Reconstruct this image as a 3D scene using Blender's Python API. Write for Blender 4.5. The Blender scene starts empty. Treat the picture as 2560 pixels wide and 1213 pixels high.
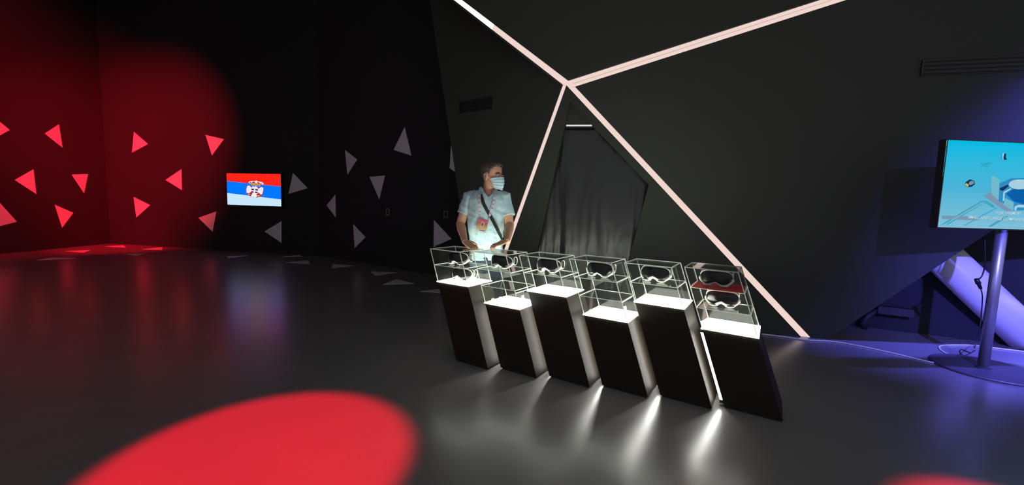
import bpy, bmesh, math, random
from mathutils import Vector, Matrix, noise
from mathutils.bvhtree import BVHTree
V = Vector
random.seed(7)
SC = bpy.context.scene
COL = SC.collection

# ------------------------------------------------------------------ camera
F, PITCH, ROLL, CAMH = 1021.16, math.radians(5.18), math.radians(1.656), 1.3
CX, CY = 1280.0, 606.5
fw = V((0, math.cos(PITCH), -math.sin(PITCH)))
up0 = V((0, math.sin(PITCH), math.cos(PITCH)))
rt0 = V((1, 0, 0))
rt = math.cos(ROLL) * rt0 + math.sin(ROLL) * up0
up = -math.sin(ROLL) * rt0 + math.cos(ROLL) * up0
EYE = V((0, 0, CAMH))
cam_d = bpy.data.cameras.new('camera')
cam_d.sensor_fit = 'HORIZONTAL'
cam_d.sensor_width = 36.0
cam_d.lens = 36.0 * F / 2560.0
cam_d.clip_start = 0.02
cam = bpy.data.objects.new('camera', cam_d)
COL.objects.link(cam)
m = Matrix((rt, up, -fw)).transposed().to_4x4()
m.translation = EYE
cam.matrix_world = m
SC.camera = cam

# ------------------------------------------------------------------ world, exposure, lights
SC.view_settings.view_transform = 'Standard'
SC.view_settings.look = 'None'
SC.view_settings.gamma = 1.0
SC.view_settings.exposure = 0.0
SC.view_settings.use_curve_mapping = False
SC.cycles.transparent_max_bounces = 64
SC.cycles.max_bounces = 12
SC.cycles.use_denoising = True
SC.cycles.sample_clamp_indirect = 3.0
world = bpy.data.worlds.new('dim_hall')
SC.world = world
world.use_nodes = True
bg = world.node_tree.nodes['Background']
bg.inputs[0].default_value = (0.9, 0.92, 1.0, 1)
bg.inputs[1].default_value = 0.37


def spot(name, loc, target, color, energy, deg, blend, size=0.05):
    d = bpy.data.lights.new(name, 'SPOT')
    d.color = color
    d.energy = energy
    d.spot_size = math.radians(deg)
    d.spot_blend = blend
    d.shadow_soft_size = size
    o = bpy.data.objects.new(name, d)
    COL.objects.link(o)
    o.location = loc
    o.rotation_euler = (V(target) - V(loc)).to_track_quat('-Z', 'Y').to_euler()
    return o


RED = (1.0, 0.005, 0.028)
spot('red_floor_spot', (-1.6, 0.6, 5.6), (-1.22, 1.90, 0), RED, 5600, 15.3, 0.30)
spot('red_side_spot', (2.1, 0.2, 5.6), (2.16, 1.36, 0), RED, 6200, 11.8, 0.35)
spot('red_wall_wash', (-5.6, 3.6, 5.4), (-9.25, 10.3, 2.35), RED, 7600, 41, 1.0)
spot('red_wall_wash_far', (-6.5, 1.5, 5.6), (-10.6, 7.4, 3.0), RED, 5600, 50, 1.0)
spot('red_corner_spot', (-8.6, 7.6, 5.8), (-9.4, 9.6, 0), RED, 1500, 24, 0.7)
spot('blue_spot', (2.1, -0.6, 2.8), (6.0, 3.5, 0.6), (0.13, 0.12, 1.0), 3400, 54, 1.0, 0.04)
spot('blue_fill_spot', (5.7, 3.1, 4.4), (4.75, 4.0, 0.0), (0.12, 0.11, 1.0), 3000, 46, 1.0, 0.06)  # added lamp, brightens the recess floor in blue

# ------------------------------------------------------------------ geometry helpers


def ray(px, py):
    return rt * ((px - CX) / F) + up * ((CY - py) / F) + fw


def on_plane(px, py, pt, n):
    v = ray(px, py)
    return EYE + v * ((V(pt) - EYE).dot(n) / v.dot(n))


def on_floor(px, py, z=0.0):
    return on_plane(px, py, (0, 0, z), V((0, 0, 1)))


def at_y(px, py, y):
    return on_plane(px, py, (0, y, 0), V((0, 1, 0)))


OFF = {}


def new_obj(name, data):
    o = bpy.data.objects.new(name, data)
    COL.objects.link(o)
    return o


def thing(name, label, cat, loc=(0, 0, 0), group=None):
    o = new_obj(name, None)
    o.empty_display_size = 0.1
    o.location = loc
    OFF[o] = V(loc)
    tag(o, label, cat, group)
    return o


def tag(o, label, cat, group=None):
    o['label'] = label
    o['category'] = cat
    if group:
        o['group'] = group
    return o


def build(name, bm, mat, parent=None, smooth=False, loc=None):
    """bm in world coordinates -> one mesh object (child keeps its root's origin)"""
    bmesh.ops.recalc_face_normals(bm, faces=bm.faces)
    me = bpy.data.meshes.new(name)
    off = OFF[parent] if parent else V(loc or (0, 0, 0))
    if off.length:
        bmesh.ops.translate(bm, verts=bm.verts, vec=-off)
    bm.to_mesh(me)
    bm.free()
    if smooth:
        me.polygons.foreach_set('use_smooth', [True] * len(me.polygons))
    if mat:
        me.materials.append(mat)
    o = new_obj(name, me)
    OFF[o] = off
    if parent:
        o.parent = parent
    else:
        o.location = off
    return o


def struct(name, bm, mat, parent=None):
    o = build(name, bm, mat, parent)
    if not parent:
        o['kind'] = 'structure'
    return o


def prism(bm, pts, d):
    """polygon pts extruded by vector d"""
    a = [bm.verts.new(p) for p in pts]
    b = [bm.verts.new(V(p) + V(d)) for p in pts]
    n = len(pts)
    bm.faces.new(a)
    bm.faces.new(b[::-1])
    for i in range(n):
        bm.faces.new((a[i], a[(i + 1) % n], b[(i + 1) % n], b[i]))
    return bm


def PR(pts, d):
    return prism(bmesh.new(), pts, d)


def frame_box(bm, o, ex, ey, ez):
    o, ex, ey, ez = V(o), V(ex), V(ey), V(ez)
    return prism(bm, [o, o + ex, o + ex + ey, o + ey], ez)


def bar(bm, a, b, w, ref=(0, 0, 1)):
    """square bar from a to b"""
    a, b = V(a), V(b)
    t = (b - a).normalized()
    r = V(ref)
    if abs(t.dot(r)) > 0.9:
        r = V((1, 0, 0))
    s = t.cross(r).normalized() * w / 2
    q = t.cross(s).normalized() * w / 2
    return prism(bm, [a - s - q, a + s - q, a + s + q, a - s + q], b - a)


def frames(pts):
    out = []
    n = len(pts)
    prev = None
    for i in range(n):
        t = (pts[min(i + 1, n - 1)] - pts[max(i - 1, 0)]).normalized()
        if prev is None:
            r = V((0, 0, 1)) if abs(t.z) < 0.9 else V((1, 0, 0))
            u = (r - t * r.dot(t)).normalized()
        else:
            u = (prev - t * prev.dot(t)).normalized()
        prev = u
        out.append((t, u, t.cross(u)))
    return out


def tube(bm, pts, radii, seg=10, closed=False, caps=True):
    pts = [V(p) for p in pts]
    if not isinstance(radii, (list, tuple)):
        radii = [radii] * len(pts)
    rings = []
    for p, r, (t, u, w) in zip(pts, radii, frames(pts)):
        ru, rw = r if isinstance(r, (tuple, list)) else (r, r)
        rings.append([bm.verts.new(p + u * math.cos(2 * math.pi * k / seg) * ru + w * math.sin(2 * math.pi * k / seg) * rw) for k in range(seg)])
    n = len(rings)
    for i in range(n if closed else n - 1):
        a, b = rings[i], rings[(i + 1) % n]
        for k in range(seg):
            bm.faces.new((a[k], a[(k + 1) % seg], b[(k + 1) % seg], b[k]))
    if caps and not closed:
        bm.faces.new(rings[0][::-1])
        bm.faces.new(rings[-1])
    return bm


def loft(bm, rings, caps=True):
    rr = [[bm.verts.new(p) for p in ring] for ring in rings]
    for a, b in zip(rr[:-1], rr[1:]):
        n = len(a)
        for k in range(n):
            bm.faces.new((a[k], a[(k + 1) % n], b[(k + 1) % n], b[k]))
    if caps:
        bm.faces.new(rr[0][::-1])
        bm.faces.new(rr[-1])
    return bm


def ball(bm, c, r, seg=12, rings=8, mat=None):
    mm = Matrix.Translation(V(c)) @ (mat or Matrix.Identity(4)) @ Matrix.Diagonal((*(r if isinstance(r, (tuple, list)) else (r, r, r)), 1))
    bmesh.ops.create_uvsphere(bm, u_segments=seg, v_segments=rings, radius=1.0, matrix=mm)
    return bm


def spline(pts, n=8):
    pts = [V(p) for p in pts]
    out = []
    for i in range(len(pts) - 1):
        p0, p1, p2, p3 = pts[max(i - 1, 0)], pts[i], pts[i + 1], pts[min(i + 2, len(pts) - 1)]
        for k in range(n):
            t = k / n
            out.append(0.5 * ((2 * p1) + (p2 - p0) * t + (2 * p0 - 5 * p1 + 4 * p2 - p3) * t * t + (3 * p1 - p0 - 3 * p2 + p3) * t ** 3))
    out.append(pts[-1])
    return out


def remeshed(bm, voxel, smooth=2):
    """union of closed shells as one continuous bmesh"""
    me = bpy.data.meshes.new('tmp')
    bmesh.ops.recalc_face_normals(bm, faces=bm.faces)
    bm.to_mesh(me)
    bm.free()
    o = new_obj('tmp', me)
    r = o.modifiers.new('r', 'REMESH')
    r.mode = 'VOXEL'
    r.voxel_size = voxel
    if smooth:
        s = o.modifiers.new('s', 'SMOOTH')
        s.factor = 0.5
        s.iterations = smooth
    dg = bpy.context.evaluated_depsgraph_get()
    ev = o.evaluated_get(dg).to_mesh()
    nb = bmesh.new()
    nb.from_mesh(ev)
    o.evaluated_get(dg).to_mesh_clear()
    bpy.data.objects.remove(o)
    bpy.data.meshes.remove(me)
    return nb


# ------------------------------------------------------------------ materials


def lin(r, g, b):
    def f(c):
        c /= 255.0
        return c / 12.92 if c <= 0.04045 else ((c + 0.055) / 1.055) ** 2.4
    return (f(r), f(g), f(b))


def mat(name, color, rough=0.5, metal=0.0, spec=0.5, bump=0.0, bscale=40.0, vary=0.0, coat=0.0, sss=0.0):
    mt = bpy.data.materials.new(name)
    mt.use_nodes = True
    nt = mt.node_tree
    p = nt.nodes['Principled BSDF']
    p.inputs['Base Color'].default_value = (*color, 1)
    p.inputs['Roughness'].default_value = rough
    p.inputs['Metallic'].default_value = metal
    p.inputs['Specular IOR Level'].default_value = spec
    if coat:
        p.inputs['Coat Weight'].default_value = coat
    if sss:
        p.inputs['Subsurface Weight'].default_value = sss
        p.inputs['Subsurface Radius'].default_value = (0.01, 0.004, 0.002)
    if bump or vary:
        tc = nt.nodes.new('ShaderNodeTexCoord')
        nz = nt.nodes.new('ShaderNodeTexNoise')
        nz.inputs['Scale'].default_value = bscale
        nz.inputs['Detail'].default_value = 4
        nt.links.new(tc.outputs['Object'], nz.inputs['Vector'])
        if bump:
            b = nt.nodes.new('ShaderNodeBump')
            b.inputs['Strength'].default_value = bump
            b.inputs['Distance'].default_value = 0.01
            nt.links.new(nz.outputs['Fac'], b.inputs['Height'])
            nt.links.new(b.outputs['Normal'], p.inputs['Normal'])
        if vary:
            r = nt.nodes.new('ShaderNodeMapRange')
            r.inputs['To Min'].default_value = 1 - vary
            r.inputs['To Max'].default_value = 1 + vary
            nt.links.new(nz.outputs['Fac'], r.inputs['Value'])
            mx = nt.nodes.new('ShaderNodeMix')
            mx.data_type = 'RGBA'
            mx.blend_type = 'MULTIPLY'
            mx.inputs['Factor'].default_value = 1
            mx.inputs['A'].default_value = (*color, 1)
            nt.links.new(r.outputs['Result'], mx.inputs['B'])
            nt.links.new(mx.outputs['Result'], p.inputs['Base Color'])
    return mt


def glow(name, color, strength=1.0):
    mt = bpy.data.materials.new(name)
    mt.use_nodes = True
    nt = mt.node_tree
    nt.nodes.clear()
    e = nt.nodes.new('ShaderNodeEmission')
    e.inputs[0].default_value = (*color, 1)
    e.inputs[1].default_value = strength
    o = nt.nodes.new('ShaderNodeOutputMaterial')
    nt.links.new(e.outputs[0], o.inputs[0])
    return mt


def clear_acrylic(name, tint, f0=0.007, dust=0.0035):
    mt = bpy.data.materials.new(name)
    mt.use_nodes = True
    nt = mt.node_tree
    nt.nodes.clear()
    tr = nt.nodes.new('ShaderNodeBsdfTransparent')
    tr.inputs[0].default_value = (*tint, 1)
    gl = nt.nodes.new('ShaderNodeBsdfGlossy')
    gl.inputs['Roughness'].default_value = 0.03
    lw = nt.nodes.new('ShaderNodeLayerWeight')
    lw.inputs['Blend'].default_value = 0.5
    pw = nt.nodes.new('ShaderNodeMath')
    pw.operation = 'POWER'
    pw.inputs[1].default_value = 4.0
    ma = nt.nodes.new('ShaderNodeMath')
    ma.operation = 'MULTIPLY_ADD'
    ma.inputs[1].default_value = 0.8
    ma.inputs[2].default_value = f0
    mx = nt.nodes.new('ShaderNodeMixShader')
    o = nt.nodes.new('ShaderNodeOutputMaterial')
    L = nt.links.new
    L(lw.outputs['Facing'], pw.inputs[0])
    L(pw.outputs[0], ma.inputs[0])
    L(ma.outputs[0], mx.inputs[0])
    L(tr.outputs[0], mx.inputs[1])
    L(gl.outputs[0], mx.inputs[2])
    df = nt.nodes.new('ShaderNodeBsdfDiffuse')
    df.inputs[0].default_value = (0.8, 0.85, 0.78, 1)
    m2 = nt.nodes.new('ShaderNodeMixShader')
    m2.inputs[0].default_value = dust
    L(mx.outputs[0], m2.inputs[1])
    L(df.outputs[0], m2.inputs[2])
    L(m2.outputs[0], o.inputs[0])
    return mt


M_floor = mat('grey_resin_floor', (0.185, 0.175, 0.168), rough=0.26, spec=0.85, vary=0.12, bscale=1.6)
M_wall = mat('matt_black_wall', (0.028, 0.027, 0.030), rough=0.85, spec=0.15, bump=0.05, bscale=120)
M_facet = mat('dark_grey_wall_paint', (0.045, 0.048, 0.042), rough=0.8, spec=0.2, bump=0.05, bscale=150)
M_ceil = mat('black_ceiling', (0.01, 0.01, 0.01), rough=0.9)
M_decal = mat('white_vinyl', (0.74, 0.66, 0.74), rough=0.6)
M_fdecal = mat('white_floor_vinyl', (0.78, 0.70, 0.74), rough=0.4)
M_strip = glow('led_diffuser_pink_white', lin(240, 214, 205), 1.0)
M_strip_hot = glow('led_diffuser_bright', lin(255, 246, 238), 2.2)
M_strip_shade = glow('led_diffuser_dim', lin(212, 190, 180), 1.0)
M_channel = mat('white_aluminium_channel', (0.5, 0.46, 0.45), rough=0.4)
M_ped = mat('black_laminate', (0.015, 0.011, 0.007), rough=0.62, spec=0.22, bump=0.02, bscale=200)
M_panel = glow('white_light_panel', (0.97, 1.0, 0.88), 23.0)
M_led = glow('white_led_tube', (1.0, 0.99, 0.92), 42.0)
M_pane = clear_acrylic('clear_acrylic', (0.965, 0.975, 0.97))
M_edge = mat('polished_acrylic_edge', (0.85, 0.87, 0.82), rough=0.35, spec=0.6)
nt = M_edge.node_tree
tl0 = nt.nodes.new('ShaderNodeBsdfTranslucent')
tl0.inputs[0].default_value = (0.9, 0.92, 0.86, 1)
mx0 = nt.nodes.new('ShaderNodeMixShader')
mx0.inputs[0].default_value = 0.55
nt.links.new(nt.nodes['Principled BSDF'].outputs[0], mx0.inputs[1])
nt.links.new(tl0.outputs[0], mx0.inputs[2])
nt.links.new(mx0.outputs[0], nt.nodes['Material Output'].inputs[0])
M_visor = mat('black_visor_plastic', (0.003, 0.003, 0.004), rough=0.14, spec=0.3)
M_gasket = mat('pale_clear_silicone', (0.62, 0.62, 0.54), rough=0.35)
M_strap = mat('grey_clear_strap', (0.20, 0.21, 0.19), rough=0.3)
M_redrefl = mat('red_reflection_sheet', (0.55, 0.015, 0.03), rough=0.35)  # colour of the red reflection on the case shelf
nt = M_redrefl.node_tree
tl1 = nt.nodes.new('ShaderNodeBsdfTranslucent')
tl1.inputs[0].default_value = (0.6, 0.015, 0.03, 1)
mx1 = nt.nodes.new('ShaderNodeMixShader')
mx1.inputs[0].default_value = 0.22
nt.links.new(nt.nodes['Principled BSDF'].outputs[0], mx1.inputs[1])
nt.links.new(tl1.outputs[0], mx1.inputs[2])
nt.links.new(mx1.outputs[0], nt.nodes['Material Output'].inputs[0])
M_white = mat('white_plastic', (0.75, 0.75, 0.72), rough=0.35)
M_black = mat('black_plastic', (0.012, 0.012, 0.014), rough=0.35)
M_blackmat = mat('black_matt_metal', (0.02, 0.02, 0.022), rough=0.6)
M_foil = mat('black_plastic_sheet', (0.016, 0.016, 0.015), rough=0.27, spec=0.6)
M_steel = mat('brushed_aluminium', (0.42, 0.42, 0.42), rough=0.38, metal=0.8)
M_beam = mat('white_painted_beam', (0.78, 0.76, 0.80), rough=0.45)
M_base = mat('dark_grey_base', (0.06, 0.055, 0.06), rough=0.5)
M_cable = mat('white_cable', (0.75, 0.74, 0.72), rough=0.5)
M_vent = mat('black_vent', (0.012, 0.012, 0.012), rough=0.5)
M_plate = mat('grey_metal_frame', (0.20, 0.19, 0.18), rough=0.4)

# ------------------------------------------------------------------ room shell
UPZ = V((0, 0, 1))
bm = bmesh.new()
frame_box(bm, (-11.2, -2.5, -0.1), (20.2, 0, 0), (0, 14, 0), (0, 0, 0.1))
struct('floor', bm, M_floor)
bm = bmesh.new()
frame_box(bm, (-11.2, -0.5, 6.2), (20.2, 0, 0), (0, 12, 0), (0, 0, 0.1))
struct('ceiling', bm, M_ceil)
cornerL = on_floor(276, 609)
Bk2 = on_floor(800, 640.5)
WB2 = on_floor(1087, 688)
n_back = (Bk2 - cornerL).cross(UPZ).normalized()
if n_back.y > 0:
    n_back = -n_back
dB = (WB2 - Bk2).normalized()
n_B = dB.cross(UPZ).normalized()
if n_B.y > 0:
    n_B = -n_B
n_L = V((1, 0, 0))


def wall(name, a, b, nrm, h=6.2, th=0.12, mt=None):
    a, b = V(a), V(b)
    struct(name, PR([a, b, b + UPZ * h, a + UPZ * h], -V(nrm) * th), mt or M_wall)


wall('wall_left', (cornerL.x, -1.0, 0), (cornerL.x, cornerL.y, 0), n_L)
wall('wall_back', cornerL, Bk2, n_back)
WB_end = Bk2 + dB * 6.2
wall('wall_side', Bk2, WB_end, n_B)
# recess wall at the far right, behind the leaning screen wall
C2 = on_floor(2120, 813)
D2 = on_floor(2560, 867)
dD = (D2 - C2).normalized()
n_D = dD.cross(UPZ).normalized()
if n_D.y > 0:
    n_D = -n_D
wall('wall_right', C2 - dD * 1.6, C2 + dD * 5.0, n_D)

# faceted screen wall: four panels in one plane, light channels between them
S0 = on_floor(2025, 845)
S1 = on_floor(1909, 834)
dW = (S0 - S1)
dW.z = 0
dW.normalize()
n_W = dW.cross(UPZ).normalized()
if n_W.y > 0:
    n_W = -n_W


def onW(px, py, d=0.0):
    return on_plane(px, py, S0 + n_W * d, n_W)


def to_floor(a, b, d=0.0):
    """continue the wall line through pixels a,b down to the floor"""
    A, B = onW(*a, d), onW(*b, d)
    return A + (B - A) * (A.z / (A.z - B.z))


TH = 0.14
back = -n_W * TH
f3l = to_floor((1405.4, 211), (1289.6, 538))
f3r = to_floor((1414.7, 211), (1272.5, 615))
s4l = to_floor((1417, 211), (2003, 843))
s4r = to_floor((1438, 216.5), (2029, 846))
C1 = to_floor((2395, 633), (2074, 845))
# the left facet turns away from the room, hinged on the narrow light strip
J0 = onW(1406.5, 211)
eJ = (f3l - J0).normalized()
n_A = n_W - dW * 0.42
n_A = (n_A - eJ * n_A.dot(eJ)).normalized()


def onA(px, py, d=0.0):
    return on_plane(px, py, J0 + n_A * d, n_A)


A0, A1 = onA(1075, 0), onA(1140, 445)
f_left = A0 + (A1 - A0) * (A0.z / (A0.z - A1.z))
A_top = onA(1067, -53)
struct('wall_facet_left', PR([A_top, J0, f3l, f_left], -n_W * TH), M_facet)
struct('wall_soffit', PR([A_top, J0, onW(1067, -53)], V((0, 0, -0.03))), M_facet)
struct('wall_facet_upper', PR([onW(1420, 200.5), onW(1064, -70), onW(1020, -330), onW(2900, -330), onW(2900, -276)], back), M_facet)
struct('wall_facet_right', PR([onW(1438, 216.5), onW(2900, -251), onW(2900, 299), C1, s4r], back), M_facet)
od = to_floor((1424, 257), (1345, 620))
oe = to_floor((1622, 462), (1572, 650))
bm = bmesh.new()
prism(bm, [onW(1416, 213), onW(1425, 255), od, f3r], back)
prism(bm, [onW(1416, 213), s4l, oe, onW(1622, 462), onW(1425, 255)], back)
struct('wall_facet_portal', bm, M_facet)

# slanted doorway: header panel, hanging plastic sheet, lamp line
struct('trim_1', PR([onW(1425, 255, -0.05), onW(1488, 318, -0.05), onW(1413.5, 318, -0.05)], -n_W * 0.05), M_facet)
door = thing('plastic_sheet', 'wrinkled glossy black plastic sheet hanging in the slanted doorway', 'sheet', (od + oe) / 2 - n_W * 0.12)
bm = bmesh.new()
NU, NV = 60, 44
a0, a1 = od - n_W * 0.1, oe - n_W * 0.1
tl, tr = onW(1411, 316, -0.1), onW(1490, 316, -0.1)
rr_ = onW(1622, 462, -0.1)
grid = []
for j in range(NV + 1):
    t = j / NV
    z = t * tl.z
    L_ = a0.lerp(tl, t) - dW * 0.03
    if z < rr_.z:
        R_ = a1.lerp(rr_, z / rr_.z)
    else:
        R_ = rr_.lerp(tr, (z - rr_.z) / (tl.z - rr_.z))
    R_ = R_ + dW * 0.03
    row = []
    for i in range(NU + 1):
        s = i / NU
        p = L_.lerp(R_, s)
        u = p.dot(dW)
        w = 0.022 * noise.noise(V((u * 7.0, z * 0.55, 1.3))) + 0.010 * noise.noise(V((u * 17, z * 1.3, 5.0))) + 0.003 * noise.noise(V((u * 40, z * 9, 2.0)))
        row.append(bm.verts.new(p - n_W * 0.0 + n_W * w))
    grid.append(row)
for j in range(NV):
    for i in range(NU):
        bm.faces.new((grid[j][i], grid[j][i + 1], grid[j + 1][i + 1], grid[j + 1][i]))
o = build('sheet', bm, M_foil, door, smooth=True)
sol = o.modifiers.new('thickness', 'SOLIDIFY')
sol.thickness = 0.002
sol.offset = -1
tl_ = thing('door_lamp', 'thin white lamp line across the top of the slanted doorway', 'lamp', onW(1447, 316, -0.04))
bm = bar(bmesh.new(), onW(1416, 314, -0.035), onW(1480, 314, -0.035), 0.016, n_W)
build('tube', bm, glow('door_lamp_glow', lin(225, 230, 215), 1.0), tl_)
bm = bar(bmesh.new(), onW(1415, 318, -0.045), onW(1481, 318, -0.045), 0.02, n_W)
build('holder', bm, M_black, tl_)

# light strips in the channels
REC = -0.03


def strip(name_label, quad, pieces, split=None):
    c = sum(quad, V((0, 0, 0))) / 4
    t = thing('light_strip', name_label, 'light strip', V((c.x, c.y, min(q.z for q in quad))), 'pinkish white light strips on the faceted wall')
    a, b, c_, d = quad            # a-b first edge, d-c_ second edge
    for (t0, t1, s0, s1, mt, dep) in pieces:
        q = [a.lerp(b, t0).lerp(d.lerp(c_, t0), s0), a.lerp(b, t1).lerp(d.lerp(c_, t1), s0),
             a.lerp(b, t1).lerp(d.lerp(c_, t1), s1), a.lerp(b, t0).lerp(d.lerp(c_, t0), s1)]
        build('diffuser', PR([p + n_W * dep for p in q], -n_W * 0.015), mt, t)
    build('channel', PR([p - n_W * 0.055 for p in (a, b, c_, d)], -n_W * 0.02), M_channel, t)
    return t


strip('light strip running from the joint up to the left, white hot at its upper end',
      [onW(1067, -53), onW(1406.5, 211), onW(1420, 200.5), onW(1064, -70)],
      [(0, 0.49, 0, 1, M_strip_hot, REC), (0.49, 1, 0, 1, M_strip, REC)])
strip('widest light strip, running up to the right with a darker line along it',
      [onW(1420, 200.5), onW(2900, -276), onW(2900, -251), onW(1438, 216.5)] if False else
      [onW(1420, 200.5), onW(2038, 0) + (onW(2038, 0) - onW(1420, 200.5)) * 0.6, onW(2108, 0) + (onW(2108, 0) - onW(1438, 216.5)) * 0.6, onW(1438, 216.5)],
      [(0, 1, 0, 0.40, M_strip, REC), (0, 1, 0.40, 0.55, M_strip_shade, REC - 0.008), (0, 1, 0.55, 1, M_strip, REC)])
strip('short narrow light strip running down to the left behind the man',
      [onW(1406.5, 211), f3l, f3r, onW(1416, 213)], [(0, 1, 0, 1, M_strip, REC)])
strip('long light strip running down to the right and meeting the floor near the white cable',
      [onW(1416, 213), s4l, s4r, onW(1438, 216.5)], [(0, 1, 0, 1, M_strip, REC)])
# hub where the strips meet
hub = build('strip_joint', PR([onW(1406.5, 211, REC + .004), onW(1420, 200.5, REC + .004), onW(1438, 216.5, REC + .004), onW(1416, 214, REC + .004)], -n_W * 0.015), M_strip, loc=onW(1420, 208))
tag(hub, 'small star shaped joint where the four light strips of the wall meet', 'joint')

# ------------------------------------------------------------------ pedestals and display cases
TH_P = -0.56522704
pu = V((math.cos(TH_P), math.sin(TH_P), 0))
pv = V((-math.sin(TH_P), math.cos(TH_P), 0))
PO = V((-0.43458249, 3.28658062, 0))
PS = V((0.37575474, -0.13599714, 0))
PW, PD, LEAN, CT = 0.327, 0.3226, -0.33869, 0.9156
HS = [0.6486, 0.5150] * 3
TIER = 0.1335


def pp(i, a, b, z):
    """point of pedestal i: a across (0..1), b deep (0..1), at height z on its leaning prism"""
    return PO + PS * i + pu * (a * PW + LEAN * z) + pv * (b * PD) + V((0, 0, z))


ordn = ['leftmost of the row, nearest the man', 'second from the left', 'third from the left',
        'third from the right', 'second from the right', 'rightmost']
ped_lab = ['tall leaning black pedestal with glowing white top, leftmost of the row, nearest the man',
           'short leaning black pedestal with glowing white top, second from the left',
           'tall leaning black pedestal with glowing white top, third from the left',
           'short leaning black pedestal with glowing white top, third from the right',
           'tall leaning black pedestal with glowing white top, second from the right',
           'short leaning black pedestal with a visible light tube on its flank, rightmost of the row']
case_lab = ['two-tier clear acrylic case nearest the man, a headset on each tier',
            'three-tier clear acrylic case second from the left, two white knobs at its base',
            'two-tier clear acrylic case third from the left, one headset inside',
            'three-tier clear acrylic case third from the right, one white knob at its base',
            'two-tier clear acrylic case second from the right, one headset inside',
            'rightmost three-tier clear acrylic case, with a red reflection sheet and two headsets inside']
for i in range(6):
    h = HS[i]
    ped = thing('pedestal', ped_lab[i], 'pedestal', pp(i, .5, .5, 0), 'leaning pedestals in a row')
    g = 0.009
    ring = lambda z, e=0.0: [pp(i, -e, -e, z), pp(i, 1 + e, -e, z), pp(i, 1 + e, 1 + e, z), pp(i, -e, 1 + e, z)]
    bm = loft(bmesh.new(), [ring(0.012), ring(h - g)])
    bmesh.ops.bevel(bm, geom=list(bm.edges), offset=0.002, segments=1, affect='EDGES')
    build('body', bm, M_ped, ped)
    build('plinth', loft(bmesh.new(), [ring(0, -0.03), ring(0.013, -0.03)]), M_black, ped)
    build('light_panel', loft(bmesh.new(), [ring(h - g + 0.001, 0.015), ring(h - 0.003, 0.015)]), M_panel, ped)
    build('top_frame', loft(bmesh.new(), [ring(h - g - 0.001, 0.0), ring(h - g + 0.0008, 0.0)]), M_black, ped)
    # upright light tube on the left flank (in the gaps only)
    if i > 0:
        z0, z1 = 0.03, h - 0.03
        off = -pu * 0.014
        bq_ = 0.10 if i == 5 else 0.25
        tb = tube(bmesh.new(), [pp(i, 0, bq_, z0) + off, pp(i, 0, bq_, z1) + off], 0.0075, 10)
        build('light_tube', tb, M_led, ped, smooth=True)
        for zz in (z0, z1):
            build('tube_clip', bar(bmesh.new(), pp(i, 0, bq_, zz) + off * 1.8, pp(i, 0, bq_, zz), 0.02), M_black, ped)

    ntier = 2 if i % 2 == 0 else 3
    levels = [h + k * TIER for k in range(ntier)] + [CT]
    cs = thing('display_case', case_lab[i], 'display case', pp(i, .5, .5, h), 'acrylic cases on the pedestals')
    e = 0.005
    pt = 0.004

    def pane(p4, th):
        build('pane', PR(p4, th), M_pane, cs)
    A = lambda a, b, z: pp(i, a, b, z)
    zb, zt = h + 0.001, CT - 0.003
    ia, ib = 0.006 / PW, 0.006 / PD
    pane([A(ia, 0, zb), A(1 - ia, 0, zb), A(1 - ia, 0, zt), A(ia, 0, zt)], pv * pt)
    pane([A(ia, 1, zb), A(1 - ia, 1, zb), A(1 - ia, 1, zt), A(ia, 1, zt)], -pv * pt)
    pane([A(0, ib, zb), A(0, 1 - ib, zb), A(0, 1 - ib, zt), A(0, ib, zt)], pu * pt)
    pane([A(1, ib, zb), A(1, 1 - ib, zb), A(1, 1 - ib, zt), A(1, ib, zt)], -pu * pt)
    pane([A(ia, ib, CT), A(1 - ia, ib, CT), A(1 - ia, 1 - ib, CT), A(ia, 1 - ib, CT)], V((0, 0, -pt)))
    for k in range(1, ntier):
        z = levels[k]
        build('shelf', PR([A(ia * 2, ib * 2, z), A(1 - ia * 2, ib * 2, z), A(1 - ia * 2, 1 - ib * 2, z), A(ia * 2, 1 - ib * 2, z)], V((0, 0, -pt))), M_pane, cs)
    s = e / 2
    for (a, b) in ((0, 0), (1, 0), (1, 1), (0, 1)):
        sa, sb = (s / PW if a == 0 else -s / PW), (s / PD if b == 0 else -s / PD)
        build('corner_edge', bar(bmesh.new(), A(a + sa, b + sb, h + 0.002), A(a + sa, b + sb, CT), e, pv), M_edge, cs)
    for k in range(1, ntier + 1):
        z = levels[k] - s
        c4 = [A(s / PW, s / PD, z), A(1 - s / PW, s / PD, z), A(1 - s / PW, 1 - s / PD, z), A(s / PW, 1 - s / PD, z)]
        for q in range(4):
            wv = e if k == ntier else (e * 1.25 if q in (1, 3) else e * 0.7)
            build('top_edge' if k == ntier else 'shelf_edge', bar(bmesh.new(), c4[q], c4[(q + 1) % 4], wv), M_edge, cs)

# ------------------------------------------------------------------ goggles


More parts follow.
